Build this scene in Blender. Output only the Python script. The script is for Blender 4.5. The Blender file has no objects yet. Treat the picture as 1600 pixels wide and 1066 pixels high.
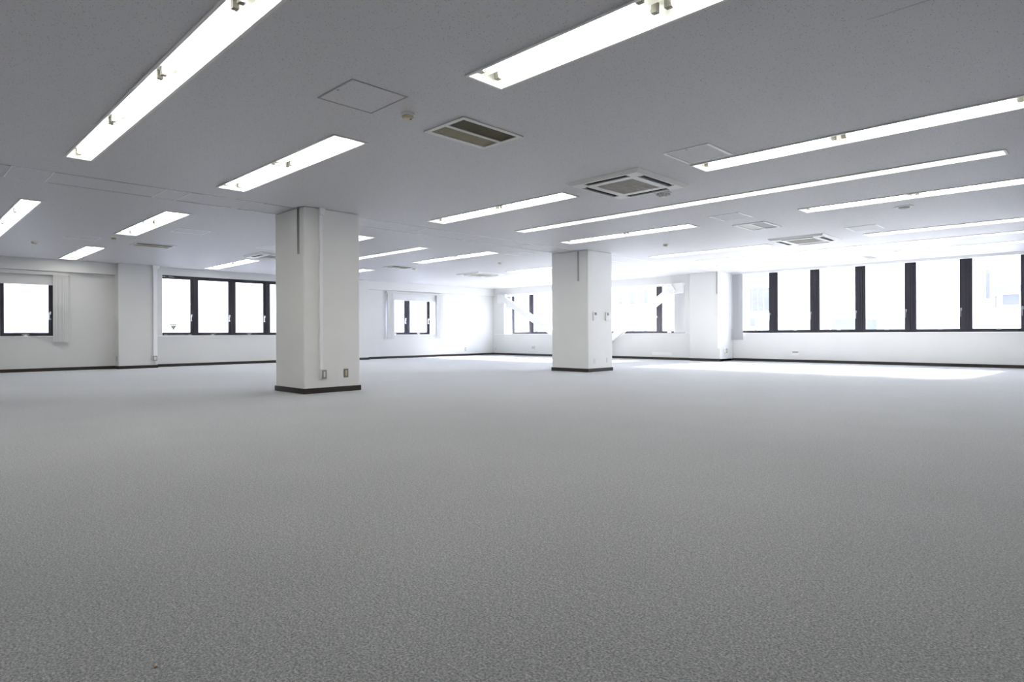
import bpy, bmesh, math, random
from mathutils import Matrix, Vector
random.seed(7)
S = bpy.context.scene
COL = S.collection
H = 2.6            # ceiling height
EYE = 0.8195

# ------------------------------------------------------------------ materials
def new_mat(name):
    m = bpy.data.materials.new(name); m.use_nodes = True
    nt = m.node_tree
    for n in list(nt.nodes): nt.nodes.remove(n)
    out = nt.nodes.new('ShaderNodeOutputMaterial')
    return m, nt, out

def principled(name, col, rough=0.6, metal=0.0, spec=0.4, var=0.0, vscale=3.0, bump=0.0, bscale=60.0):
    m, nt, out = new_mat(name)
    p = nt.nodes.new('ShaderNodeBsdfPrincipled')
    p.inputs['Roughness'].default_value = rough
    p.inputs['Metallic'].default_value = metal
    p.inputs['Specular IOR Level'].default_value = spec
    p.inputs['Base Color'].default_value = (*col, 1)
    nt.links.new(p.outputs[0], out.inputs[0])
    geo = nt.nodes.new('ShaderNodeNewGeometry')
    if var > 0:
        n = nt.nodes.new('ShaderNodeTexNoise'); n.inputs['Scale'].default_value = vscale
        n.inputs['Detail'].default_value = 4
        r = nt.nodes.new('ShaderNodeMapRange')
        r.inputs['From Min'].default_value = 0.3; r.inputs['From Max'].default_value = 0.7
        r.inputs['To Min'].default_value = 1 - var; r.inputs['To Max'].default_value = 1 + var
        mx = nt.nodes.new('ShaderNodeVectorMath'); mx.operation = 'SCALE'
        mx.inputs[0].default_value = col
        nt.links.new(geo.outputs['Position'], n.inputs['Vector'])
        nt.links.new(n.outputs['Fac'], r.inputs['Value'])
        nt.links.new(r.outputs[0], mx.inputs['Scale'])
        nt.links.new(mx.outputs[0], p.inputs['Base Color'])
    if bump > 0:
        n2 = nt.nodes.new('ShaderNodeTexNoise'); n2.inputs['Scale'].default_value = bscale
        n2.inputs['Detail'].default_value = 3
        b = nt.nodes.new('ShaderNodeBump'); b.inputs['Strength'].default_value = bump
        b.inputs['Distance'].default_value = 0.002
        nt.links.new(geo.outputs['Position'], n2.inputs['Vector'])
        nt.links.new(n2.outputs['Fac'], b.inputs['Height'])
        nt.links.new(b.outputs[0], p.inputs['Normal'])
    return m

def emission(name, col, strength):
    m, nt, out = new_mat(name)
    e = nt.nodes.new('ShaderNodeEmission')
    e.inputs[0].default_value = (*col, 1); e.inputs[1].default_value = strength
    nt.links.new(e.outputs[0], out.inputs[0])
    return m

def carpet_mat():
    m, nt, out = new_mat('grey_loop_carpet')
    p = nt.nodes.new('ShaderNodeBsdfPrincipled')
    p.inputs['Roughness'].default_value = 0.95
    p.inputs['Specular IOR Level'].default_value = 0.1
    p.inputs['Sheen Weight'].default_value = 0.45
    p.inputs['Sheen Roughness'].default_value = 0.35
    geo = nt.nodes.new('ShaderNodeNewGeometry')
    def noise(sc, det, rough=0.6):
        n = nt.nodes.new('ShaderNodeTexNoise'); n.inputs['Scale'].default_value = sc
        n.inputs['Detail'].default_value = det; n.inputs['Roughness'].default_value = rough
        nt.links.new(geo.outputs['Position'], n.inputs['Vector']); return n
    a = noise(150, 3, 0.7); b = noise(1.2, 3); c = noise(45, 2)
    ra = nt.nodes.new('ShaderNodeValToRGB')
    e = ra.color_ramp.elements
    e[0].position = 0.30; e[0].color = (0.14, 0.145, 0.146, 1)
    e[1].position = 0.72; e[1].color = (0.74, 0.75, 0.75, 1)
    mid = ra.color_ramp.elements.new(0.5); mid.color = (0.388, 0.394, 0.402, 1)
    nt.links.new(a.outputs['Fac'], ra.inputs[0])
    def rng(n, lo, hi):
        r = nt.nodes.new('ShaderNodeMapRange')
        r.inputs['From Min'].default_value = 0.3; r.inputs['From Max'].default_value = 0.7
        r.inputs['To Min'].default_value = lo; r.inputs['To Max'].default_value = hi
        nt.links.new(n.outputs['Fac'], r.inputs['Value']); return r
    rb = rng(b, 0.96, 1.04); rc = rng(c, 0.88, 1.12)
    mul = nt.nodes.new('ShaderNodeMath'); mul.operation = 'MULTIPLY'
    nt.links.new(rb.outputs[0], mul.inputs[0]); nt.links.new(rc.outputs[0], mul.inputs[1])
    sc = nt.nodes.new('ShaderNodeVectorMath'); sc.operation = 'SCALE'
    nt.links.new(ra.outputs['Color'], sc.inputs[0]); nt.links.new(mul.outputs[0], sc.inputs['Scale'])
    nt.links.new(sc.outputs[0], p.inputs['Base Color'])
    nt.links.new(p.outputs[0], out.inputs[0])
    return m

def ceiling_mat():
    m, nt, out = new_mat('pitted_mineral_ceiling_board')
    p = nt.nodes.new('ShaderNodeBsdfPrincipled')
    p.inputs['Roughness'].default_value = 0.56
    p.inputs['Specular IOR Level'].default_value = 0.42
    geo = nt.nodes.new('ShaderNodeNewGeometry')
    def vor(scale, thr, rnd):
        warp = nt.nodes.new('ShaderNodeTexNoise'); warp.inputs['Scale'].default_value = scale * 1.7
        nt.links.new(geo.outputs['Position'], warp.inputs['Vector'])
        add = nt.nodes.new('ShaderNodeVectorMath'); add.operation = 'MULTIPLY_ADD'
        add.inputs[1].default_value = (0.5 / scale,) * 3
        nt.links.new(warp.outputs['Color'], add.inputs[0])
        nt.links.new(geo.outputs['Position'], add.inputs[2])
        v = nt.nodes.new('ShaderNodeTexVoronoi'); v.inputs['Scale'].default_value = scale
        nt.links.new(add.outputs[0], v.inputs['Vector'])
        lt = nt.nodes.new('ShaderNodeMapRange')
        lt.inputs['From Min'].default_value = thr * 0.75; lt.inputs['From Max'].default_value = thr * 1.2
        lt.inputs['To Min'].default_value = 1; lt.inputs['To Max'].default_value = 0
        nt.links.new(v.outputs['Distance'], lt.inputs['Value'])
        sep = nt.nodes.new('ShaderNodeSeparateColor')
        nt.links.new(v.outputs['Color'], sep.inputs[0])
        gt = nt.nodes.new('ShaderNodeMath'); gt.operation = 'GREATER_THAN'; gt.inputs[1].default_value = rnd
        nt.links.new(sep.outputs[0], gt.inputs[0])
        mu = nt.nodes.new('ShaderNodeMath'); mu.operation = 'MULTIPLY'
        nt.links.new(lt.outputs[0], mu.inputs[0]); nt.links.new(gt.outputs[0], mu.inputs[1])
        return mu
    v1 = vor(58, 0.19, 0.42); v2 = vor(120, 0.24, 0.45)
    mxx = nt.nodes.new('ShaderNodeMath'); mxx.operation = 'MAXIMUM'
    h2 = nt.nodes.new('ShaderNodeMath'); h2.operation = 'MULTIPLY'; h2.inputs[1].default_value = 0.45
    nt.links.new(v2.outputs[0], h2.inputs[0])
    nt.links.new(v1.outputs[0], mxx.inputs[0]); nt.links.new(h2.outputs[0], mxx.inputs[1])
    mix = nt.nodes.new('ShaderNodeMix'); mix.data_type = 'RGBA'
    mix.inputs['A'].default_value = (0.695, 0.688, 0.73, 1)
    mix.inputs['B'].default_value = (0.29, 0.28, 0.28, 1)
    nt.links.new(mxx.outputs[0], mix.inputs['Factor'])
    nt.links.new(mix.outputs['Result'], p.inputs['Base Color'])
    nt.links.new(p.outputs[0], out.inputs[0])
    return m

def glass_mat(name, tint=(0.96, 0.975, 0.98), refl=0.06):
    m, nt, out = new_mat(name)
    t = nt.nodes.new('ShaderNodeBsdfTransparent'); t.inputs[0].default_value = (*tint, 1)
    g = nt.nodes.new('ShaderNodeBsdfGlossy'); g.inputs['Roughness'].default_value = 0.02
    mx = nt.nodes.new('ShaderNodeMixShader'); mx.inputs[0].default_value = refl
    nt.links.new(t.outputs[0], mx.inputs[1]); nt.links.new(g.outputs[0], mx.inputs[2])
    nt.links.new(mx.outputs[0], out.inputs[0])
    return m

def blind_mat(name, col):
    m, nt, out = new_mat(name)
    d = nt.nodes.new('ShaderNodeBsdfDiffuse'); d.inputs[0].default_value = (*col, 1)
    t = nt.nodes.new('ShaderNodeBsdfTranslucent'); t.inputs[0].default_value = (*col, 1)
    mx = nt.nodes.new('ShaderNodeMixShader'); mx.inputs[0].default_value = 0.025
    nt.links.new(d.outputs[0], mx.inputs[1]); nt.links.new(t.outputs[0], mx.inputs[2])
    nt.links.new(mx.outputs[0], out.inputs[0])
    return m

M = dict(
    wall=principled('white_vinyl_wallpaper', (0.71, 0.712, 0.705), 0.75, var=0.012, vscale=2.0, bump=0.12, bscale=300),
    colwall=principled('white_column_wallpaper', (0.83, 0.83, 0.82), 0.75, var=0.012, vscale=2.0, bump=0.12, bscale=300),
    ceiling=ceiling_mat(), carpet=carpet_mat(),
    base=principled('dark_brown_vinyl_baseboard', (0.030, 0.024, 0.020), 0.55, var=0.1),
    alu_dark=principled('dark_bronze_aluminium', (0.026, 0.024, 0.034), 0.42, spec=0.35, var=0.08, vscale=6),
    glass=glass_mat('clear_window_glass'),
    frosted=glass_mat('pale_window_glass', (0.64, 0.64, 0.64), 0.04),
    white=principled('white_painted_metal', (0.80, 0.80, 0.79), 0.42, spec=0.45, var=0.01),
    sill=principled('white_sill_board', (0.82, 0.82, 0.80), 0.4, spec=0.4, var=0.01),
    plastic=principled('white_plastic', (0.78, 0.78, 0.76), 0.38, var=0.01),
    duct=principled('bright_white_pvc_duct', (0.92, 0.92, 0.93), 0.4, var=0.01),
    cream=principled('aged_cream_plastic', (0.66, 0.60, 0.44), 0.4, var=0.04, vscale=20),
    midlight=principled('light_grey_plastic', (0.52, 0.52, 0.53), 0.5, var=0.02),
    steel=principled('brushed_steel_plate', (0.34, 0.34, 0.32), 0.38, metal=0.6, var=0.05, vscale=30),
    bronze=principled('tinted_steel_plate', (0.26, 0.235, 0.20), 0.4, metal=0.5, var=0.05, vscale=30),
    chrome=principled('bright_cast_metal', (0.72, 0.72, 0.72), 0.25, metal=0.7, var=0.02, vscale=30),
    grey=principled('mid_grey_metal', (0.32, 0.32, 0.33), 0.5, var=0.03, vscale=10),
    hatchframe=principled('hatch_frame_aluminium', (0.93, 0.93, 0.95), 0.35, spec=0.5, var=0.02),
    seam=principled('ceiling_joint_shadow_gap', (0.50, 0.50, 0.51), 0.8, var=0.05),
    vdark=principled('air_slot_black', (0.012, 0.012, 0.016), 0.5, var=0.1),
    ventdark=principled('dusty_filter_mesh', (0.115, 0.105, 0.065), 0.85, var=0.15, vscale=25),
    ventslat=principled('dusty_louvre_beige', (0.42, 0.385, 0.29), 0.7, var=0.08, vscale=20),
    grille=principled('intake_grille_grey', (0.60, 0.57, 0.545), 0.6, var=0.12, vscale=14),
    reflector=principled('white_enamel_reflector', (0.86, 0.86, 0.82), 0.35, spec=0.5, var=0.005),
    tube=emission('fluorescent_tube', (1.0, 0.98, 0.93), 8.6),
    endcap=principled('tube_end_metal', (0.24, 0.235, 0.21), 0.45, metal=0.4, var=0.05, vscale=30),
    blind=blind_mat('pale_grey_blind_fabric', (0.66, 0.66, 0.66)),
    blind_grey=blind_mat('grey_blind_fabric', (0.43, 0.43, 0.45)),
    display=principled('grey_display', (0.10, 0.10, 0.11), 0.3, var=0.05, vscale=40),
    led=principled('grey_lens', (0.09, 0.09, 0.08), 0.3, var=0.05, vscale=60),
    sticker=principled('grey_sticker', (0.33, 0.33, 0.32), 0.6, var=0.02),
    facade=principled('white_facade_plaster', (0.86, 0.86, 0.84), 0.8, var=0.02, vscale=0.4),
    facade2=principled('pale_pink_facade_tile', (0.83, 0.80, 0.80), 0.8, var=0.03, vscale=0.4),
    facadegrey=principled('pale_grey_facade_band', (0.13, 0.135, 0.155), 0.7, var=0.03, vscale=0.5),
    cityglass=principled('blue_grey_window_glass', (0.088, 0.088, 0.105), 0.25, spec=0.5, var=0.1, vscale=0.8),
    asphalt=principled('pale_asphalt', (0.30, 0.30, 0.30), 0.9, var=0.05, vscale=0.3),
    lint=principled('orange_lint', (0.40, 0.20, 0.07), 0.9, var=0.1, vscale=50),
)

# ------------------------------------------------------------------ mesh helper
class MB:
    def __init__(self): self.bm = bmesh.new()
    def quad(self, a, b, c, d):
        vs = [self.bm.verts.new(p) for p in (a, b, c, d)]; self.bm.faces.new(vs); return self
    def box(self, x0, x1, y0, y1, z0, z1):
        r = bmesh.ops.create_cube(self.bm, size=1.0)['verts']
        for v in r:
            v.co.x = x0 + (v.co.x + .5) * (x1 - x0); v.co.y = y0 + (v.co.y + .5) * (y1 - y0); v.co.z = z0 + (v.co.z + .5) * (z1 - z0)
        return self
    def cyl(self, p, q, r, seg=12, r2=None, caps=True):
        p, q = Vector(p), Vector(q); d = q - p
        rot = Vector((0, 0, 1)).rotation_difference(d.normalized()).to_matrix().to_4x4()
        mat = Matrix.Translation((p + q) / 2) @ rot
        bmesh.ops.create_cone(self.bm, cap_ends=caps, segments=seg, radius1=r, radius2=r if r2 is None else r2, depth=d.length, matrix=mat)
        return self
    def lathe(self, prof, c=(0, 0, 0), seg=28):
        rings = []
        for (r, z) in prof:
            if r < 1e-6: rings.append([self.bm.verts.new((c[0], c[1], c[2] + z))])
            else: rings.append([self.bm.verts.new((c[0] + r * math.cos(2 * math.pi * i / seg), c[1] + r * math.sin(2 * math.pi * i / seg), c[2] + z)) for i in range(seg)])
        for A, B in zip(rings, rings[1:]):
            for i in range(seg):
                j = (i + 1) % seg
                if len(A) == 1 and len(B) > 1: self.bm.faces.new((A[0], B[i], B[j]))
                elif len(B) == 1 and len(A) > 1: self.bm.faces.new((A[i], B[0], A[j]))
                elif len(A) > 1: self.bm.faces.new((A[i], B[i], B[j], A[j]))
        return self
    def prism(self, pts, axis, a, b):
        """pts: 2-D outline in the plane across axis; extruded from a to b."""
        def mk(p, t):
            return {'x': (t, p[0], p[1]), 'y': (p[0], t, p[1]), 'z': (p[0], p[1], t)}[axis]
        A = [self.bm.verts.new(mk(p, a)) for p in pts]; B = [self.bm.verts.new(mk(p, b)) for p in pts]
        n = len(pts)
        for i in range(n): self.bm.faces.new((A[i], A[(i + 1) % n], B[(i + 1) % n], B[i]))
        self.bm.faces.new(A[::-1]); self.bm.faces.new(B)
        return self
    def slab(self, axis, u0, u1, v0, v1, w0, w1, holes):
        """solid slab with rectangular holes. axis = thin direction; (u,v) the other two."""
        us = sorted({u0, u1, *[min(max(h[i], u0), u1) for h in holes for i in (0, 1)]})
        vs = sorted({v0, v1, *[min(max(h[i], v0), v1) for h in holes for i in (2, 3)]})
        nu, nv = len(us) - 1, len(vs) - 1
        def solid(i, j):
            if i < 0 or j < 0 or i >= nu or j >= nv: return False
            cu, cv = (us[i] + us[i + 1]) / 2, (vs[j] + vs[j + 1]) / 2
            return not any(h[0] < cu < h[1] and h[2] < cv < h[3] for h in holes)
        def P(u, v, w): return {'x': (w, u, v), 'y': (u, w, v), 'z': (u, v, w)}[axis]
        for i in range(nu):
            for j in range(nv):
                if not solid(i, j): continue
                a, b, c, d = us[i], us[i + 1], vs[j], vs[j + 1]
                self.quad(P(a, c, w0), P(b, c, w0), P(b, d, w0), P(a, d, w0))
                self.quad(P(a, c, w1), P(a, d, w1), P(b, d, w1), P(b, c, w1))
                if not solid(i - 1, j): self.quad(P(a, c, w0), P(a, d, w0), P(a, d, w1), P(a, c, w1))
                if not solid(i + 1, j): self.quad(P(b, c, w0), P(b, c, w1), P(b, d, w1), P(b, d, w0))
                if not solid(i, j - 1): self.quad(P(a, c, w0), P(a, c, w1), P(b, c, w1), P(b, c, w0))
                if not solid(i, j + 1): self.quad(P(a, d, w0), P(b, d, w0), P(b, d, w1), P(a, d, w1))
        return self
    def build(self, name, mat, parent=None, bevel=0.0, smooth=False, kind=None, origin=None):
        bmesh.ops.remove_doubles(self.bm, verts=self.bm.verts, dist=1e-5)
        bmesh.ops.recalc_face_normals(self.bm, faces=self.bm.faces)
        me = bpy.data.meshes.new(name)
        if origin is not None:
            bmesh.ops.translate(self.bm, verts=self.bm.verts, vec=[-c for c in origin])
        self.bm.to_mesh(me); self.bm.free()
        me.materials.append(M[mat] if isinstance(mat, str) else mat)
        if smooth:
            for p in me.polygons: p.use_smooth = True
        o = bpy.data.objects.new(name, me); COL.objects.link(o)
        if origin is not None: o.location = origin
        if parent is not None: o.parent = parent
        if bevel > 0:
            md = o.modifiers.new('bevel', 'BEVEL'); md.width = bevel; md.segments = 2; md.limit_method = 'ANGLE'; md.angle_limit = 0.7
        if kind: o['kind'] = kind
        return o

def thing(name, label, cat, loc=(0, 0, 0), rz=0.0, group=None, kind=None):
    o = bpy.data.objects.new(name, None); COL.objects.link(o)
    o.location = loc; o.rotation_euler = (0, 0, rz)
    o['label'] = label
    o['category'] = cat
    if group: o['group'] = group
    if kind: o['kind'] = kind
    o.empty_display_size = 0.1
    return o

def tag(o, label, cat, group=None, kind=None):
    o['label'] = label; o['category'] = cat
    if group: o['group'] = group
    if kind: o['kind'] = kind
    return o

def dup(root, loc, label, rz=None):
    r = root.copy(); COL.objects.link(r); r.location = loc; r['label'] = label
    if rz is not None: r.rotation_euler = (0, 0, rz)
    for ch in list(root.children):
        c = ch.copy(); COL.objects.link(c); c.parent = r
        for g in list(ch.children):
            d = g.copy(); COL.objects.link(d); d.parent = c
    return r

# ------------------------------------------------------------------ layout data
XL = -17.80                         # inner face of the left wall
YB = 17.08                          # inner face of the far bay of the right wall
YR = 17.76                          # inner face of the window bay of the right wall
XE, YS = 2.3, -2.6                  # walls behind the camera
EQ = dict(twin=(2.72, 0.31), strip=(6.62, 0.205))

twins = []   # (x0, y centre)
for (x0, y, lab) in [
    (-7.70, -.21, 'added twin-tube recessed fill light outside the picture, behind and left of the camera'),  # unseen fixture, added to brighten the near column and floor
    (-7.70, 2.985, 'twin-tube recessed light between the near hatch and the left thick column'),
    (-3.18, 2.985, 'large twin-tube recessed light at the top edge, right of the brown vent'),
    (-12.44, 3.01, 'twin-tube recessed light directly left of the left thick column'),
    (-17.33, 3.01, 'small far twin-tube recessed light close to the left pilaster'),
    (-7.72, 6.16, 'twin-tube recessed light between the two thick columns, left of the near air conditioner'),
    (-3.22, 6.18, 'twin-tube recessed light starting at the square hatch beside the near air conditioner'),
    (-12.44, 6.16, 'twin-tube recessed light with only its tip showing right of the left column'),
    (-17.33, 6.16, 'far twin-tube recessed light just left of the left column, by the dark-slotted air conditioner'),
    (-7.72, 9.37, 'short twin-tube recessed light just above the right column'),
    (-3.28, 9.42, 'twin-tube recessed light at the right edge, below the long tube strip'),
    (-12.40, 9.32, 'far twin-tube recessed light halfway between the two columns'),
    (-17.33, 9.32, 'small far twin-tube recessed light just right of the left column'),
    (-3.28, 12.60, 'twin-tube recessed light above the windows at the right edge, second from the glass'),
    (-7.75, 12.60, 'washed-out twin-tube recessed light above the curtained pilaster'),
    (-12.42, 12.60, 'washed-out twin-tube recessed light seen past the left edge of the right column'),
    (-3.50, 15.72, 'twin-tube recessed light closest to the black framed windows'),
    (-7.90, 15.72, 'faint twin-tube recessed light above the grey blind stack'),
    (-12.42, 15.72, 'faint twin-tube recessed light above the diagonal braces'),
]: twins.append((x0, y, lab))
strips = [
    (-7.42, 1.385, 'very long single-tube recessed light strip at the top left corner'),
    (-7.42, 7.78, 'long thin single-tube recessed light strip passing under the near air conditioner'),
    (-16.76, 1.375, 'single-tube recessed light strip cut by the left edge of the picture'),
    (-16.76, 7.78, 'long single-tube recessed light strip emerging behind the left column'),
    (-7.42, 14.16, 'long thin light strip above the windows, middle one of the last three rows'),
]
vents = [(-4.08, 3.69, 'brown dusty ceiling vent with half louvres, nearest and biggest vent'),
         (-4.29, 10.21, 'ceiling vent coloured pale for glare, with a grey half, beside the far bright air conditioner'),
         (-4.32, 16.36, 'pale ceiling vent above the black framed windows'),
         (-13.58, 9.60, 'thin dark-slotted ceiling vent between the columns'),
         (-13.61, 3.76, 'beige-brown ceiling vent left of the left column')]
VW, VL = 0.53, 0.72
XC = -8.02                          # +X faces of the columns
cols = [(-8.905, XC, 4.08, 4.96), (-9.03, XC, 10.47, 11.35)]
pil = [(-17.798, -17.47, 4.06, 4.92), (-17.798, -17.50, 10.45, 11.15)]
rpil = (-9.168, -8.21, 16.93, 17.76)

# ------------------------------------------------------------------ setting
o = MB().box(XL, XE, YS, YR, -0.12, 0).build('floor', 'carpet', kind='structure')
holes = []
for x0, y, _ in twins: holes.append((x0 - .006, x0 + EQ['twin'][0] + .006, y - EQ['twin'][1] / 2 - .006, y + EQ['twin'][1] / 2 + .006))
for x0, y, _ in strips: holes.append((x0 - .006, x0 + EQ['strip'][0] + .006, y - EQ['strip'][1] / 2 - .006, y + EQ['strip'][1] / 2 + .006))
for x, y, _ in vents: holes.append((x - VW / 2 + .03, x + VW / 2 - .03, y - VL / 2 + .03, y + VL / 2 - .03))
MB().slab('z', XL, XE, YS, YR, H, H + 0.02, holes).build('ceiling', 'ceiling', kind='structure')
# plenum slab above so that nothing leaks in
MB().box(XL - .3, XE + .3, YS - .3, YR + .5, H + .30, H + .40).build('roof_slab', 'asphalt', kind='structure')

WT = 0.12
wl = MB().slab('x', YS - .2, YR + .3, -0.12, H + .30, XL - WT, XL,
               [(1.85, 2.84, .82, 2.01), (5.13, 9.96, .82, 2.41), (12.13, 14.15, .82, 2.0)])
wl.build('wall_left', 'wall', kind='structure')
# dropped beams above the two low windows of the left wall
MB().box(XL, XL + .16, YS, 4.06, 2.325, H).build('trim_1', 'wall', kind='structure')
MB().box(XL, XL + .10, 11.15, YB, 2.325, H).build('trim_2', 'wall', kind='structure')

wr = MB()
wr.slab('y', -9.17, XE + .2, -0.12, H + .30, YR, YR + WT, [(-8.17, -1.47, .82, 2.545)])
wr.build('wall_right', 'wall', kind='structure')
wr = MB()
wr.slab('y', XL, -9.171, -0.12, H + .30, YB, YB + .10, [(-17.18, -9.40, .82, 2.345)])
wr.box(XL, -9.171, YB + .10, YR + .12, 2.36, 2.42)       # head of the deep window box
wr.box(XL, -9.171, YR, YR + .12, -.12, .78)
wr.box(XL, -9.171, YR, YR + .12, 2.42, H + .3)
wr.build('wall_back', 'wall', kind='structure')
MB().box(XL, -9.18, YB - .012, YR + .02, .79, .82).build('windowsill', 'sill', kind='structure', bevel=.004)
MB().box(XE, XE + .12, YS - .2, YR + .3, -.12, H + .3).build('wall_rear', 'wall', kind='structure')
MB().box(XL - .2, XE + .2, YS - .12, YS, -.12, H + .3).build('wall_near', 'wall', kind='structure')

# baseboards
BH, BT = 0.075, 0.012
def bb(name, segs):
    m = MB()
    for s in segs: m.box(*s, 0, BH)
    m.build(name, 'base', kind='structure')
bb('baseboard_left', [(XL, XL + BT, YS, 4.06), (XL, XL + BT, 4.92, 10.45), (XL, XL + BT, 11.15, YB)])
bb('baseboard_right', [(XL, -9.185, YB - BT, YB), (-8.21, XE, YR - BT, YR)])
bb('baseboard_near', [(XL, XE, YS, YS + BT)])
bb('baseboard_rear', [(XE - BT, XE, YS, YR)])

# ------------------------------------------------------------------ columns and pilasters
def column(x0, x1, y0, y1, label, name='column', cat='column', top=H, bev=.02, wallside=None):
    cx, cy = (x0 + x1) / 2, (y0 + y1) / 2
    t = thing(name, label, cat, (cx, cy, 0), kind='thing')
    hx, hy = (x1 - x0) / 2, (y1 - y0) / 2
    MB().box(-hx, hx, -hy, hy, 0.001, top - .001).build('shaft', 'colwall' if name == 'column' else 'wall', t, bevel=bev)
    e = BT
    ax, bx, ay, by = -hx - e, hx + e, -hy - e, hy + e
    if wallside == 'x': ax = -hx
    if wallside == 'y': by = hy; ax = -hx; bx = hx
    MB().box(ax, bx, ay, by, 0, BH).build('baseboard', 'base', t, bevel=.006)
    return t
c1 = column(*cols[0], 'big white square column with dark baseboard, nearest of the two columns', top=H)
c2 = column(*cols[1], 'white square column with two wall controllers, farther of the two columns', top=H)
p1 = column(*pil[0], 'white pilaster with a conduit between the left wall windows', 'pilaster', 'pilaster', bev=.008, wallside='x')
p2 = column(*pil[1], 'slim white pilaster on the left wall peeping out behind the near column', 'pilaster', 'pilaster', bev=.008, wallside='x')
p3 = column(rpil[0], rpil[1], rpil[2], 17.757, 'white pilaster between the braced bay and the grey blind', 'pilaster', 'pilaster', bev=.008, wallside='y')

# grey guide channels hanging down the faces of columns / pilaster
def channel(x, yface, label, mat='grey'):
    t = MB(); t.box(-.016, -.010, -.018, 0, 0, .65); t.box(.010, .016, -.018, 0, 0, .65); t.box(-.010, .010, -.006, 0, 0, .65)
    tag(t.build('guide_channel', mat), label, 'channel', 'guide channels hanging from the ceiling').location = (x, yface - .001, H - .652)
channel(-8.16, 4.08, 'grey metal channel down the upper left face of the near column')
channel(-8.27, 10.47, 'grey metal channel down the upper left face of the farther column', 'midlight')
channel(-8.30, 16.93, 'pale metal channel down the pilaster beside the grey blind', 'midlight')

# ------------------------------------------------------------------ windows
def window(n, axis, a, b, z0, z1, pos, stile, label, glass='glass', lever='left', catch=True, wide=False, botrail=.078, toprail=.09):
    """axis 'x': in the left wall, a..b along Y, pos = inner x of the frame (outwards is -x).
       axis 'y': in the right wall, a..b along X, pos = inner y (outwards +y)."""
    w = b - a; sg = -1 if axis == 'x' else 1
    # local frame: u 0..w along wall, d depth (0 inner face, positive outwards), z
    def B(m, u0, u1, d0, d1, za, zb):
        if axis == 'x': m.box(-d1, -d0, u0, u1, za, zb)
        else: m.box(u0, u1, d0, d1, za, zb)
        return m
    loc = (pos, a, z0) if axis == 'x' else (a, pos, z0)
    t = thing('window_%d' % n, label, 'window', loc, kind='structure')
    hh = z1 - z0
    # fixed outer frame with a slim seam against the opening sash
    f = MB(); q = stile * .42
    B(f, 0.001, q, 0, .07, 0, hh); B(f, w - q, w - .001, 0, .07, 0, hh); B(f, q, w - q, 0, .07, 0, botrail * .45); B(f, q, w - q, 0, .07, hh - toprail * .5, hh)
    f.build('frame', 'alu_dark', t, bevel=.002)
    s = MB(); g = .0
    B(s, q + g, stile, .012, .06, botrail * .45 + g, hh - toprail * .5 - g); B(s, w - stile, w - q - g, .012, .06, botrail * .45 + g, hh - toprail * .5 - g)
    B(s, stile, w - stile, .012, .06, botrail * .45 + g, botrail); B(s, stile, w - stile, .012, .06, hh - toprail, hh - toprail * .5 - g)
    s.build('sash', 'alu_dark', t, bevel=.002)
    p = MB(); B(p, stile - .004, w - stile + .004, .034, .040, botrail - .004, hh - toprail + .004)
    p.build('pane', glass, t)
    # lever handle on the far stile
    uc = w - stile * .72 if lever == 'right' else w - stile * .72
    hb = MB(); B(hb, uc - .016, uc + .016, -.022, .010, .50, .57); hd = hb.build('handle', 'chrome', t, bevel=.005)
    lv = MB(); B(lv, uc - .010, uc + .008, -.034, -.022, .545, .57)
    if axis == 'x': B(lv, uc - .03, uc - .012, -.036, -.020, .38, .53); B(lv, uc - .03, uc + .01, -.034, -.022, .52, .545); B(lv, uc - .012, uc + .014, -.030, .010, .385, .405); lm = 'chrome'
    else: B(lv, uc - .012, uc - .002, -.036, -.024, .36, .54); lm = 'grey'
    lv.build('lever', lm, hd)
    if catch:
        c = MB()
        if axis == 'x':
            B(c, w * .40, w * .54, -.010, .011, .030, .042); B(c, w * .455, w * .485, -.018, .011, .005, .042); B(c, w * .43, w * .51, -.014, -.001, .002, .020)
            B(c, w * .30, w * .72, -.004, .011, botrail - .012, botrail + .006)
        else:
            B(c, w * .50, w * .585, -.016, .011, botrail - .020, botrail + .014)
        c.build('stay', 'chrome', t, bevel=.002)
    return t

FX = XL - WT - .002
window(1, 'x', 1.84, 2.845, .82, 2.10, FX, .095, 'black framed window at the left picture edge, beside a folded blind', 'frosted')
wl_labels = ['black framed left-wall window with a triangle sticker beside the pilaster', 'black framed left-wall window, first right of the triangle sticker window',
             'black framed left-wall window, second right of the triangle sticker window', 'black framed left-wall window cut off by the near column',
             'black framed left-wall window hidden behind the near column']
for i in range(5):
    w = window(2 + i, 'x', 4.96 + i * 1.0, 5.96 + i * 1.0, .82, 2.412, FX, .10, wl_labels[i], 'frosted', catch=(i > 0))
    if i == 0:
        m = MB(); m.box(.003, .016, .24, .92, .012, .022); m.box(.0, .02, .24, .32, .004, .030); m.box(.0, .02, .84, .92, .004, .030)
        m.build('stay_arm', 'grey', w, bevel=.002)
        m = MB(); m.box(.003, .016, .18, .50, 1.535, 1.545); m.box(.0, .02, .18, .27, 1.545, 1.565); m.box(.0, .02, .36, .46, 1.545, 1.565)
        m.build('closer_arm', 'grey', w, bevel=.002)
        m = MB(); m.box(.002, .012, .87, .90, .82, .87); m.build('lock', 'chrome', w, bevel=.004)
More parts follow.
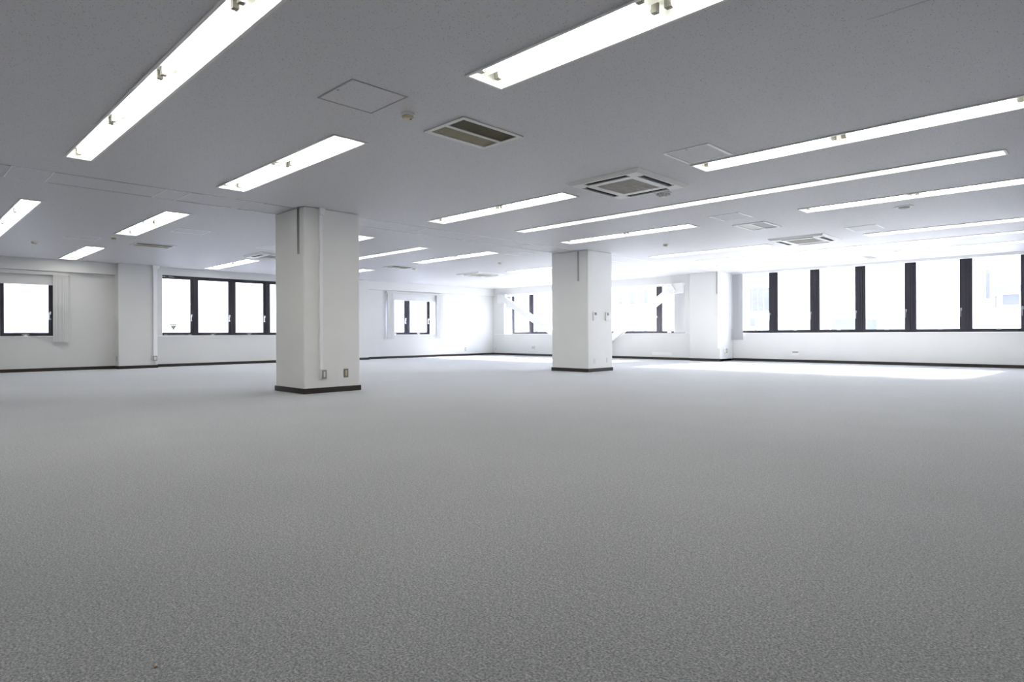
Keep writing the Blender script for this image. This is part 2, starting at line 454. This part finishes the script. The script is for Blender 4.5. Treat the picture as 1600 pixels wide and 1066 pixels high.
# triangle sticker on the glass (inverted, with a pale line near its top)
m = MB()
m.prism([(.372, .300), (.588, .300), (.572, .276), (.388, .276)], 'x', -.0325, -.0315)
m.prism([(.398, .266), (.562, .266), (.480, .135)], 'x', -.0325, -.0315)
st = m.build('sticker', 'sticker'); st.location = (FX, 4.96, .82)
tag(st, 'small grey inverted triangle sticker low on a left-wall window pane', 'sticker')
window(7, 'x', 12.0, 13.0, .82, 2.12, FX, .115, 'small far left-wall window sash next to the left blind stack', 'glass')
window(8, 'x', 13.0, 14.0, .82, 2.12, FX, .115, 'small far left-wall window sash between two dark posts', 'glass')
SP = 1.124
rl = ['right-wall window next to the grey blind, building and blue sky beyond', 'plain white right-wall window, second from the grey blind', 'right-wall window, third from the grey blind, faint grey roof beyond',
      'right-wall window, fourth from the grey blind', 'right-wall window, fifth from the grey blind', 'right-wall window with blue-grey building windows beyond, by the right picture edge']
FY = YR + WT + .002
for i in range(6):
    window(9 + i, 'y', -8.19 + i * SP, -8.19 + (i + 1) * SP, .82, 2.66, FY, .122, rl[i])
bl_ = ['dark-edged window under the upper end of the left diagonal brace', 'window crossed by the left diagonal brace, right of two dark posts', 'window of the braced bay hidden behind the farther column',
       'window of the braced bay with slim blue building windows beyond', 'window of the braced bay behind the short grey blind']
bx = [-17.55, -16.50, -14.70, -12.86, -10.78, -9.56]
for i in range(5):
    window(15 + i, 'y', bx[i], bx[i + 1], .82, 2.52, FY, .105, bl_[i], catch=False)
# white sill boards under the left and right wall windows
MB().box(XL - .0, XL + .02, 5.0, 10.3, .792, .82).build('windowsill', 'sill', kind='structure', bevel=.003)
MB().box(XL - .0, XL + .02, 1.0, 2.9, .800, .82).build('windowsill', 'sill', kind='structure', bevel=.003)
MB().box(-8.21, -1.4, YR - .02, YR, .800, .82).build('windowsill', 'sill', kind='structure', bevel=.003)

# ------------------------------------------------------------------ vertical blinds
def slats(u0, u1, z0, z1, n, tilt=.55, wd=.08):
    """n slats hanging side by side, local u along X."""
    m = MB()
    for i in range(n):
        u = u0 + (u1 - u0) * (i + .5) / n
        a = math.radians(90 * (1 - tilt)) + random.uniform(-.12, .12)
        dx, dy = math.cos(a) * wd / 2, math.sin(a) * wd / 2
        nx, ny = -math.sin(a) * .0012, math.cos(a) * .0012
        pts = [(u - dx - nx, -dy - ny), (u + dx - nx, dy - ny), (u + dx + nx, dy + ny), (u - dx + nx, -dy + ny)]
        m.prism(pts, 'z', z0, z1)
        m.prism([(u - dx - 3 * nx, -dy - 3 * ny), (u + dx - 3 * nx, dy - 3 * ny), (u + dx + 3 * nx, dy + 3 * ny), (u - dx + 3 * nx, -dy + 3 * ny)], 'z', z0 + .002, z0 + .035)
    return m
def cord(u, ya, z0, z1, w=.035):
    m = MB(); m.cyl((u, ya, z0), (u + w * .3, ya, z1), .0025, 6); m.cyl((u + w, ya, z0), (u + w * .6, ya, z1), .0025, 6); m.cyl((u, ya, z0), (u + w, ya, z0), .003, 6)
    return m
# left wall, near: rotated so local +X runs along world +Y, local -Y towards the wall
t = thing('vertical_blind', 'grey vertical blind folded beside the left-edge window, with its rail', 'blind', (XL + .10, 0, 0), math.pi / 2)
MB().box(.9, 3.12, .02 - .02, .06, 2.235, 2.32).build('head_rail', 'blind', t, bevel=.004)
slats(2.82, 3.06, .68, 2.235, 9, tilt=.8).build('slats', 'blind', t)
cord(3.10, -.02, .88, 2.23, .05).build('cord', 'plastic', t)
# left wall, far
t = thing('vertical_blind', 'white vertical blind folded to both sides of the small far window', 'blind', (XL + .10, 0, 0), math.pi / 2)
MB().box(11.98, 14.52, 0, .05, 2.235, 2.295).build('head_rail', 'blind', t, bevel=.004)
slats(12.06, 12.28, .66, 2.235, 8, tilt=.95).build('slats', 'blind', t)
slats(14.17, 14.40, .66, 2.235, 8, tilt=.95).build('slats', 'blind', t)
m = MB(); m.cyl((12.02, .0, .68), (12.02, .0, 2.2), .008, 8); m.build('wand', 'grey', t)
# right wall window bay
t = thing('vertical_blind', 'large grey vertical blind folded beside the black framed windows', 'blind', (0, YR - .09, 0))
MB().box(-8.19, -1.30, .0, .05, 2.538, 2.599).build('head_rail', 'white', t, bevel=.003)
slats(-8.17, -7.90, .62, 2.548, 11, tilt=.70, wd=.10).build('slats', 'blind_grey', t)
cord(-8.18, -.06, .95, 2.54, .035).build('cord', 'plastic', t)
# braced bay, hanging inside the window box
t = thing('vertical_blind', 'short translucent vertical blind behind the right diagonal brace', 'blind', (0, 17.46, 0))
MB().box(-10.3, -9.30, -.02, .03, 2.30, 2.355).build('head_rail', 'blind', t, bevel=.003)
slats(-9.98, -9.32, .84, 2.30, 9, tilt=.97, wd=.085).build('slats', 'blind_grey', t)
m = MB()
for u in (-10.20, -10.12): m.box(u - .006, u + .006, -.03, .04, .84, 2.30)
m.build('open_slats', 'blind', t)

t = thing('vertical_blind', 'thin pale vertical blind folded in the corner behind the left diagonal brace', 'blind', (0, 17.46, 0))
MB().box(-17.75, -16.9, -.02, .03, 2.30, 2.355).build('head_rail', 'blind', t, bevel=.003)
slats(-17.72, -17.22, .84, 2.30, 9, tilt=.97, wd=.085).build('slats', 'blind_grey', t)

# ------------------------------------------------------------------ diagonal seismic braces
def brace(p, q, label, g0, g1, gz0, gz1, w=.215):
    t = thing('diagonal_brace', label, 'brace', ((p[0] + q[0]) / 2, 16.99, 0), group='white steel braces across the far bay')
    cx = (p[0] + q[0]) / 2
    a = Vector((p[0] - cx, p[1])); b = Vector((q[0] - cx, q[1])); d = (b - a).normalized(); n = Vector((-d.y, d.x))
    def pr(m, w0, w1, y0, y1):
        pts = [a + n * w0, b + n * w0, b + n * w1, a + n * w1]
        m.prism([(v.x, v.y) for v in pts], 'y', y0, y1)
    m = MB(); pr(m, -w / 2, -w / 2 + .014, -.075, .075); pr(m, w / 2 - .014, w / 2, -.075, .075); pr(m, -w / 2 + .014, w / 2 - .014, -.075, -.055)
    m.build('beam', 'white', t, bevel=.003)
    m = MB(); m.box(g0 - cx, g1 - cx, -.02, .07, gz0, gz1); m.build('gusset_plate', 'white', t, bevel=.004)
    for k in range(4):
        u = a + d * (.22 + .13 * k)
        for s in (-.055, .055):
            v = u + n * s; MB().cyl((v.x, -.0755, v.y), (v.x, -.095, v.y), .017, 6).build('bolt', 'white', t)
    return t
brace((-17.15, 2.21), (-13.19, .112), 'white steel diagonal brace descending from the far left corner to the column', -17.46, -17.02, 2.03, 2.36)
brace((-9.70, 2.225), (-12.81, .130), 'white steel diagonal brace descending from the right pilaster behind the column', -9.86, -9.41, 2.04, 2.345)

# ------------------------------------------------------------------ recessed lights
def fixture(L, W, units, twin, label):
    t = thing('recessed_light', label, 'ceiling light')
    hw = W / 2; dep = .085
    if twin: prof = [(-hw, 0), (-hw + .022, dep), (-.045, dep), (0, .035), (.045, dep), (hw - .022, dep), (hw, 0)]; ty = (-.078, .078)
    else: prof = [(-hw, 0), (-hw + .02, dep), (hw - .02, dep), (hw, 0)]; ty = (-.008,)
    m = MB()
    for (a, b) in zip(prof, prof[1:]): m.quad((0, a[0], a[1]), (L, a[0], a[1]), (L, b[0], b[1]), (0, b[0], b[1]))
    for x, s in ((0, 1), (L, -1)):
        vs = [m.bm.verts.new((x, p[0], p[1])) for p in prof]; m.bm.faces.new(vs)
    m.build('reflector', 'reflector', t)
    m = MB().slab('z', -.020, L + .020, -hw - .020, hw + .020, -.010, -.0005, [(0, L, -hw, hw)])
    m.build('trim', 'white', t)
    ul = L / units
    for k in range(units):
        for y in ty:
            x0, x1 = k * ul + .055, (k + 1) * ul - .055
            z = .043
            MB().cyl((x0 + .012, y, z), (x1 - .012, y, z), .0155, 12).build('tube', 'tube', t, smooth=False)
            for xa, xb, xs in ((x0 - .030, x0 + .006, x0 + .012), (x1 - .006, x1 + .030, x1 - .012)):
                s = MB()
                s.box(xa, xb, y - .017, y + .017, z - .018, dep - .001)
                s.cyl((min(xs, (xa + xb) / 2), y, z), (max(xs, (xa + xb) / 2), y, z), .0165, 12)
                s.build('tube_socket', 'endcap', t)
    return t
first = fixture(*EQ['twin'], 2, True, twins[0][2]); first.location = (twins[0][0], twins[0][1], H)
first['group'] = 'twin-tube recessed ceiling lights'
for x0, y, lab in twins[1:]: dup(first, (x0, y, H), lab)
firsts = fixture(*EQ['strip'], 5, False, strips[0][2]); firsts.location = (strips[0][0], strips[0][1], H)
firsts['group'] = 'long single-tube recessed light strips'
for x0, y, lab in strips[1:]: dup(firsts, (x0, y, H), lab)

# ------------------------------------------------------------------ ceiling vents
hx, hy = VW / 2, VL / 2
def make_vent(loc, label, filt, louv):
    t = thing('ceiling_vent', label, 'vent', loc, group='rectangular ceiling vents')
    MB().slab('z', -hx, hx, -hy, hy, -.010, -.001, [(-hx + .055, -.020, -hy + .045, hy - .045), (.018, hx - .045, -hy + .045, hy - .045)]).build('frame', 'white', t, bevel=.003)
    m = MB().box(.013, hx - .038, -hy + .038, hy - .038, .0, .006)
    m.build('filter', filt, t)
    MB().box(-hx + .045, -.013, -hy + .038, hy - .038, .030, .034).build('backing', 'white' if louv == 'white' else filt, t)
    m = MB()
    for k in range(6):
        x = -hx + .070 + k * .0305
        m.prism([(x - .009, -.002), (x - .008, -.0035), (x + .008, .006), (x + .007, .0075)], 'y', -hy + .040, hy - .040)
    m.build('louvres', louv, t)
    return t
va = make_vent((vents[0][0], vents[0][1], H), vents[0][2], 'ventdark', 'ventslat')
vb = make_vent((vents[1][0], vents[1][1], H), vents[1][2], 'grey', 'white')  # glare put into the colours: dark half made grey, louvres paler
dup(vb, (vents[2][0], vents[2][1], H), vents[2][2])
for x, y, lab in vents[3:]: dup(va, (x, y, H), lab)

# ------------------------------------------------------------------ cassette air conditioners
acs = [(-4.17, 6.23, 'square cassette air conditioner with dark slots, nearest one above the long light strip'),
       (-4.27, 12.35, 'white cassette air conditioner in the bright ceiling above the windows'),
       (-13.55, 6.24, 'cassette air conditioner half hidden by the left edge of the near column'),
       (-13.50, 12.45, 'small far cassette air conditioner between the columns')]
AX, AY, AD = .50, .55, .036
t = thing('air_conditioner', acs[0][2], 'air conditioner', (acs[0][0], acs[0][1], H), group='ceiling cassette air conditioners')
sl = [(-.29, .29, -AY + .075, -AY + .170), (-.29, .29, AY - .170, AY - .075), (-AX + .065, -AX + .152, -.33, .33), (AX - .152, AX - .065, -.33, .33), (-.26, .26, -.29, .29)]
m = MB().slab('z', -AX + .045, AX - .045, -AY + .045, AY - .045, -AD, -AD + .012, sl)
a, b = (AX - .045, AY - .045), (AX, AY)
R = [(-1, -1), (1, -1), (1, 1), (-1, 1)]
for i in range(4):
    s, e = R[i], R[(i + 1) % 4]
    m.quad((s[0] * a[0], s[1] * a[1], -AD), (e[0] * a[0], e[1] * a[1], -AD), (e[0] * b[0], e[1] * b[1], -.004), (s[0] * b[0], s[1] * b[1], -.004))
    m.quad((s[0] * b[0], s[1] * b[1], -.004), (e[0] * b[0], e[1] * b[1], -.004), (e[0] * b[0], e[1] * b[1], -.0005), (s[0] * b[0], s[1] * b[1], -.0005))
m.build('panel', 'white', t, bevel=0)
for h in sl[:4]:
    ob = MB().box(h[0] - .005, h[1] + .005, h[2] - .005, h[3] + .005, -AD + .026, -AD + .030).build('air_outlet', 'vdark', t)
    mf = MB()
    if h[1] - h[0] > h[3] - h[2]: mf.box(h[0] + .006, h[1] - .006, (h[2] + h[3]) / 2 - .004, (h[2] + h[3]) / 2 + .004, -AD + .002, -AD + .012)
    else: mf.box((h[0] + h[1]) / 2 - .004, (h[0] + h[1]) / 2 + .004, h[2] + .006, h[3] - .006, -AD + .002, -AD + .012)
    mf.build('flap', 'vdark', ob)
m = MB(); m.box(-.255, .255, -.285, .285, -AD + .006, -AD + .009)
for k in range(20):
    y = -.275 + k * .0289; m.box(-.255, .255, y - .004, y + .004, -AD - .001, -AD + .006)
for k in range(5):
    x = -.25 + k * .125; m.box(x - .004, x + .004, -.285, .285, -AD, -AD + .007)
m.build('intake_grille', 'grille', t)
for x, y, lab in acs[1:]: dup(t, (x, y, H), lab)

# ------------------------------------------------------------------ access hatches
def hatch(lx, ly, frame, wy=.022, wx=.012, name='access_hatch'):
    t = thing(name, '', 'hatch')
    m = MB(); hx, hy = lx / 2, ly / 2
    m.box(-hx, -hx + wy, -hy, hy, -.006, -.0004); m.box(hx - wy, hx, -hy, hy, -.006, -.0004)
    m.box(-hx + wy, hx - wy, -hy, -hy + wx, -.006, -.0004); m.box(-hx + wy, hx - wy, hy - wx, hy, -.006, -.0004)
    m.build('frame', frame, t, bevel=.0015)
    MB().box(-hx + wy + .004, hx - wy - .004, -hy + wx + .004, hy - wx - .004, -.004, -.0004).build('panel', 'ceiling', t)
    m = MB(); m.cyl((-hx * .0, -hy + wx + .02, -.0055), (-hx * .0, -hy + wx + .02, -.004), .009, 12); m.build('lock', 'grey', t)
    return t
g = hatch(.49, .47, 'seam', .010, .010); g.location = (-4.04, 2.53, H); g.rotation_euler.z = 0
g['label'] = 'large square ceiling access hatch beside the nearest smoke detector'; g['group'] = 'square ceiling access hatches'
w = hatch(.49, .51, 'hatchframe', .032, .014); w.location = (-2.98, 5.68, H)
w['label'] = 'white-edged square ceiling hatch right of the near air conditioner'; w['group'] = 'square ceiling access hatches'
for x, y, lab in [(-4.23, 9.10, 'white-edged ceiling hatch next to the vent with a grey half'),
                  (-3.08, 11.70, 'faint ceiling hatch right of the bright far air conditioner'),
                  (-4.23, 15.35, 'faint far ceiling hatch above the window bay'),
                  (-11.33, 3.71, 'white-edged ceiling hatch left of the near column, under its light'),
                  (-13.40, 2.55, 'thin-lined ceiling hatch on the left, with a detector at its end'),
                  (-12.28, 5.58, 'faint ceiling hatch touching the left edge of the near column'),
                  (-9.5, 9.9, 'faint ceiling hatch just left of the farther column')]:
    dup(w, (x, y, H), lab)

# joints of the raised service strip that runs between the columns
def bar(n, x0, x1, y0, y1, mat, zz=.004):
    MB().box(x0, x1, y0, y1, H - zz, H - .0003).build('trim_%d' % n, mat, kind='structure')
k = 3
XA, XB = -8.245, -8.855
segs = [(XA, YS, .95, 'seam'), (XA, 1.33, 2.42, 'seam'), (XA, 2.72, 2.84, 'seam'), (XA, 3.62, 4.07, 'seam'),
        (XB, YS, .95, 'seam'), (XB, 1.36, 2.45, 'seam'), (XB, 2.72, 3.02, 'seam'), (XB, 3.92, 4.07, 'seam'),
        (XA, 2.84, 3.12, 'hatchframe'), (XA, 3.25, 3.62, 'hatchframe'), (XB, 3.02, 3.42, 'hatchframe'), (XB, 3.52, 3.92, 'hatchframe'),
        (XA, 4.97, 10.46, 'hatchframe'), (XB, 4.97, 10.46, 'hatchframe'), (XA, 11.36, 16.92, 'hatchframe'), (XB, 11.36, 16.92, 'hatchframe')]
for x, y0, y1, mt in segs: bar(k, x - .007, x + .007, y0, y1, mt, .004 if mt == 'seam' else .009); k += 1
for y in (6.43, 7.69, 9.03): bar(k, XB + .007, XA - .007, y - .006, y + .006, 'hatchframe', .007); k += 1
# two hatches inside the strip near the left edge
def strip_hatch(y0, y1, lab):
    t = thing('strip_hatch', lab, 'hatch', ((XA + XB) / 2, (y0 + y1) / 2, H), group='hatches in the ceiling strip')
    hx, hy = (XA - XB) / 2, (y1 - y0) / 2
    m = MB().slab('z', -hx, hx, -hy, hy, -.007, -.0004, [(-hx + .010, hx - .010, -hy + .010, hy - .010)]); m.build('frame', 'hatchframe', t, bevel=.001)
    MB().box(-hx + .014, hx - .014, -hy + .014, hy - .014, -.004, -.0004).build('panel', 'ceiling', t)
strip_hatch(.955, 1.325, 'rectangular hatch in the ceiling strip at the left picture edge')
strip_hatch(2.43, 2.71, 'small rectangular hatch in the ceiling strip, above the left twin-tube light')
# faint board joints near the camera
MB().box(-1.02, -.62, 3.935, 3.939, H - .0015, H - .0002).build('trim_%d' % k, 'seam', kind='structure'); k += 1

# ------------------------------------------------------------------ detectors and round fittings
t = thing('smoke_detector', 'cream round smoke detector beside the large ceiling hatch', 'smoke detector', (-4.09, 2.98, H), group='ceiling smoke detectors')
MB().lathe([(0, -.0005), (.056, -.0005), (.058, -.012), (.052, -.018), (0, -.018)]).build('base', 'plastic', t, smooth=False)
MB().lathe([(0, -.018), (.047, -.018), (.046, -.034), (.036, -.043), (0, -.045)]).build('body', 'cream', t)
MB().lathe([(0, -.0448), (.008, -.0448), (.007, -.050), (0, -.051)], c=(.02, .012, 0), seg=12).build('lens', 'led', t)
for (x, y, lab) in [(-6.47, 11.00, 'small smoke detector on the bright ceiling above the farther column, to its right'),
                    (-11.05, 10.86, 'small smoke detector between the far light and the farther column'),
                    (-13.52, 10.02, 'tiny far smoke detector beside the slotted vent between the columns'),
                    (-12.95, 2.95, 'small dark smoke detector at the end of the left ceiling hatch'),
                    (-14.61, 2.03, 'small smoke detector on the far left ceiling')]:
    dup(t, (x, y, H), lab)
t = thing('ceiling_diffuser', 'round ribbed ceiling fitting below the near air conditioner', 'ceiling fitting', (-4.13, 6.96, H))
MB().lathe([(0, -.0005), (.11, -.0005), (.112, -.006), (.09, -.010), (0, -.010)]).build('flange', 'white', t)
MB().lathe([(.03, -.012), (.088, -.012), (.075, -.030), (.03, -.038)]).build('shade_ring', 'midlight', t)
m = MB()
for i in range(8):
    a = i * math.pi / 4; c, s = math.cos(a), math.sin(a)
    m.cyl((c * .028, s * .028, -.041), (c * .092, s * .092, -.016), .006, 6)
m.build('ribs', 'white', t)
MB().lathe([(0, -.030), (.032, -.036), (.028, -.046), (0, -.048)], seg=16).build('hub', 'white', t)
t = thing('round_ceiling_cap', 'flat round ceiling disc below the right-edge twin light', 'ceiling fitting', (-2.17, 10.16, H))
MB().lathe([(0, -.0005), (.12, -.0005), (.122, -.006), (.10, -.012), (0, -.012)]).build('flange', 'white', t)
MB().lathe([(0, -.0125), (.07, -.0125), (.066, -.022), (0, -.024)]).build('disc', 'grey', t)

# ------------------------------------------------------------------ conduits, outlets, controllers (local: face normal = -Y, u = X)
RZX = math.pi / 2        # turns local -Y to +X (faces the camera side)
def outlet(loc, rz, label, plate='steel', insert='plastic', boxed=True, w=.072, h=.125, double=False):
    t = thing('wall_outlet', label, 'outlet', loc, rz)
    d = 0
    if boxed: MB().box(-w / 2 - .012, w / 2 + .004, -.048, -.0005, -.005, h + .008).build('back_box', 'plastic', t, bevel=.004); d = -.048
    MB().box(-w / 2, w / 2, d - .006, d - .0004, 0, h).build('plate', plate, t, bevel=.002)
    m = MB()
    for u in ((-.015, .015) if double else (0,)):
        m.box(u - .012, u + .012, d - .010, d - .006, h * .2, h * .82)
    m.build('insert', insert, t, bevel=.002)
    return t
def conduit(loc, rz, label, h, w=.045, d=.034, cap=True):
    t = thing('cable_conduit', label, 'conduit', loc, rz)
    MB().box(-w / 2, w / 2, -d, -.0005, 0, h - (.10 if cap else 0)).build('duct', 'duct', t, bevel=.004)
    if cap: MB().prism([(-w * .7, h - .0), (w * 1.25, h - .0), (w * .9, h - .07), (w * .55, h - .10), (-w * .6, h - .10)], 'y', -d * 1.9, -.0005).build('top_cover', 'duct', t, bevel=.004)
    return t
conduit((XC, 4.325, .335), RZX, 'thin white vertical conduit on the near column', H - .335)
outlet((XC, 4.355, .20), RZX, 'steel-plated outlet in a white box at the foot of the near column conduit')
outlet((XC, 4.725, .20), RZX, 'flush brown-plated outlet alone on the right face of the near column', 'bronze', 'cream', boxed=False)
conduit((-17.47, 4.865, .31), RZX, 'wide white conduit up the right edge of the left pilaster', H - .31, .09, .03)
outlet((-17.47, 4.85, .18), RZX, 'double steel outlet at the foot of the left pilaster conduit', double=True, w=.10)
outlet((-17.64, 4.06, .19), 0, 'slim steel outlet on the shaded side of the left pilaster', 'steel', 'grey', boxed=False, w=.06)
conduit((-8.245, 16.93, .38), 0, 'thin white conduit at the right edge of the pilaster beside the grey blind', H - .38, .05, .025, cap=False)
outlet((-8.21, 17.25, .24), RZX, 'steel outlet box on the side of the pilaster beside the grey blind', w=.10)
outlet((XC, 10.70, .18), RZX, 'white flush outlet low on the farther column, left one', 'plastic', 'plastic', boxed=False, w=.075, h=.115)
outlet((XC, 11.15, .18), RZX, 'white flush outlet low on the farther column, right one', 'plastic', 'plastic', boxed=False, w=.06, h=.115)
for y, lab in ((10.70, 'white wall controller with dark display on the farther column, left one'), (11.145, 'white wall controller with dark display on the farther column, right one')):
    t = thing('wall_controller', lab, 'controller', (XC, y, 1.10), RZX, group='wall controllers on the farther column')
    MB().box(-.055, .055, -.024, -.0005, 0, .185).build('housing', 'plastic', t, bevel=.005)
    MB().box(-.030, .045, -.027, -.024, .115, .170).build('display', 'display', t, bevel=.002)
    m = MB()
    for i in range(3): m.box(-.03, .03, -.027, -.024, .02 + i * .027, .038 + i * .027)
    m.build('buttons', 'plastic', t, bevel=.001)
outlet((XL, 15.6, .19), RZX, 'small outlet on the far left wall near the corner', 'steel', 'plastic', boxed=False, w=.06)
outlet((-17.60, YB, .18), 0, 'white boxed outlet on the braced wall tight in the corner', 'plastic', 'grey')
t = thing('wall_vent', 'square grey louvred plate low on the braced wall', 'vent', (-15.65, YB, .24))
MB().box(-.09, .09, -.012, -.0005, 0, .13).build('plate', 'plastic', t, bevel=.003)
m = MB()
for i in range(5): m.box(-.07, .07, -.018, -.012, .018 + i * .021, .028 + i * .021)
m.build('louvres', 'grey', t)
t = thing('wall_vent', 'white rectangular plate with a grey slot low under the black framed windows', 'vent', (-6.41, YR, .19))
MB().box(-.095, .095, -.014, -.0005, 0, .13).build('plate', 'plastic', t, bevel=.003)
MB().box(-.080, .080, -.018, -.014, .065, .115).build('flap', 'steel', t, bevel=.002)
t = thing('wall_vent', 'faint white low plate under the window with slim blue building windows', 'vent', (-10.2, YB, .13))
MB().box(-.35, .35, -.010, -.0005, 0, .10).build('plate', 'white', t, bevel=.003)

m = MB(); m.box(-.0035, .004, -.002, .002, 0, .0015); m.box(-.001, .006, .001, .004, .0004, .0022)
o = m.build('lint_scrap', 'lint'); o.location = (-1.70, .47, .0005)
tag(o, 'tiny orange scrap of lint on the grey carpet at the bottom left', 'lint')

# ------------------------------------------------------------------ the street outside
def building(label, x0, x1, y0, y1, z0, z1, mat, wins_front=(), wins_side=(), band=None):
    cx, cy = (x0 + x1) / 2, (y0 + y1) / 2
    t = thing('building', label, 'building', (cx, cy, z0), kind='thing')
    MB().box(x0 - cx, x1 - cx, y0 - cy, y1 - cy, 0, z1 - z0).build('facade', mat, t)
    for (a, b, c, d) in wins_front:
        MB().box(a - cx, b - cx, y0 - cy - .04, y0 - cy - .002, c - z0, d - z0).build('window', 'cityglass', t)
    for (a, b, c, d) in wins_side:
        MB().box(x1 - cx + .002, x1 - cx + .04, a - cy, b - cy, c - z0, d - z0).build('window', 'cityglass', t)
    if band:
        a, b, c, d = band
        MB().box(a - cx, b - cx, y0 - cy - .3, y0 - cy - .002, c - z0, d - z0).build('roof_band', 'facadegrey', t)
    return t
G0 = -14.0
MB().box(-70, 60, -60, 90, G0 - .5, G0).build('ground', 'asphalt', kind='structure')
EXT = []
building('white building with rows of slim blue windows, seen through the braced bay', -60, -20.6, 45, 60, G0, 6.6, 'facade',
         [(a, a + .42, z, z + 1.4) for z in (3.36, .45, -2.5) for a in (-41.0, -39.7, -37.2, -35.9, -31.2, -29.9, -28.6, -27.3)])
building('white building with a wide blue window band, seen beside the grey blind', -20.3, -16.8, 45, 58, G0, 5.3, 'facade',
         [(-19.7 + i * .42, -19.7 + i * .42 + .36, z0_, z1_) for i in range(4) for (z0_, z1_) in ((2.4, 4.1), (-1.3, .4))] + [(-19.6, -19.1, 1.3, 1.9)])
building('white windowless building behind the middle black framed windows', -16.2, -6.6, 52, 64, G0, 7.2, 'facade')
building('low pale building with a grey roof beyond the third black framed window', -13.9, -12.4, 45, 50, G0, 1.75, 'facadegrey')
building('pale pink tiled building with a blue window under a roof band, by the right edge', -5.2, 6, 45, 60, G0, 8.0, 'facade2',
         [(-4.75, -4.0, 2.35, 2.95), (-3.4, -2.6, 2.35, 2.95), (-5.12, -5.0, 2.2, 2.9)], band=(-5.15, -1.0, 3.1, 3.45))
building('white narrow building with a slim blue stair window, by the right edge', -6.4, -5.25, 46, 58, G0, 9.0, 'facade', [(-5.65, -5.45, 2.8, 4.5)])

# ------------------------------------------------------------------ light, world, camera
w = bpy.data.worlds.new('World'); S.world = w; w.use_nodes = True
nt = w.node_tree; bg = nt.nodes['Background']
bg.inputs[0].default_value = (0.755, 0.815, 1.0, 1); bg.inputs[1].default_value = 6.0
sun = bpy.data.lights.new('sun', 'SUN'); sun.energy = 27.0; sun.angle = math.radians(8); sun.color = (1.0, .97, .92)
so = bpy.data.objects.new('sun', sun); COL.objects.link(so)
sd = Vector((0.12, 1.0, 0.57)).normalized()
so.rotation_euler = sd.to_track_quat('Z', 'Y').to_euler(); so.location = (0, 30, 20)

yaw, roll, f = 0.7759188695613535, -0.0044252416673860205, 966.578331315016
F = Vector((-math.sin(yaw), math.cos(yaw), 0)); R0 = Vector((math.cos(yaw), math.sin(yaw), 0)); U0 = Vector((0, 0, 1))
Rv = math.cos(roll) * R0 + math.sin(roll) * U0; Uv = -math.sin(roll) * R0 + math.cos(roll) * U0
cam = bpy.data.cameras.new('camera'); co = bpy.data.objects.new('camera', cam); COL.objects.link(co)
co.matrix_world = Matrix(((Rv.x, Uv.x, -F.x, 0), (Rv.y, Uv.y, -F.y, 0), (Rv.z, Uv.z, -F.z, EYE), (0, 0, 0, 1)))
cam.sensor_width = 36; cam.lens = f / 1600 * 36; cam.shift_y = -11 / 1600
cam.clip_start = .05; cam.clip_end = 500
S.camera = co

S.cycles.max_bounces = 12; S.cycles.diffuse_bounces = 7; S.cycles.transparent_max_bounces = 16
S.cycles.sample_clamp_indirect = 6
S.view_settings.view_transform = 'Standard'; S.view_settings.look = 'None'
S.view_settings.gamma = 1; S.view_settings.exposure = 1.13
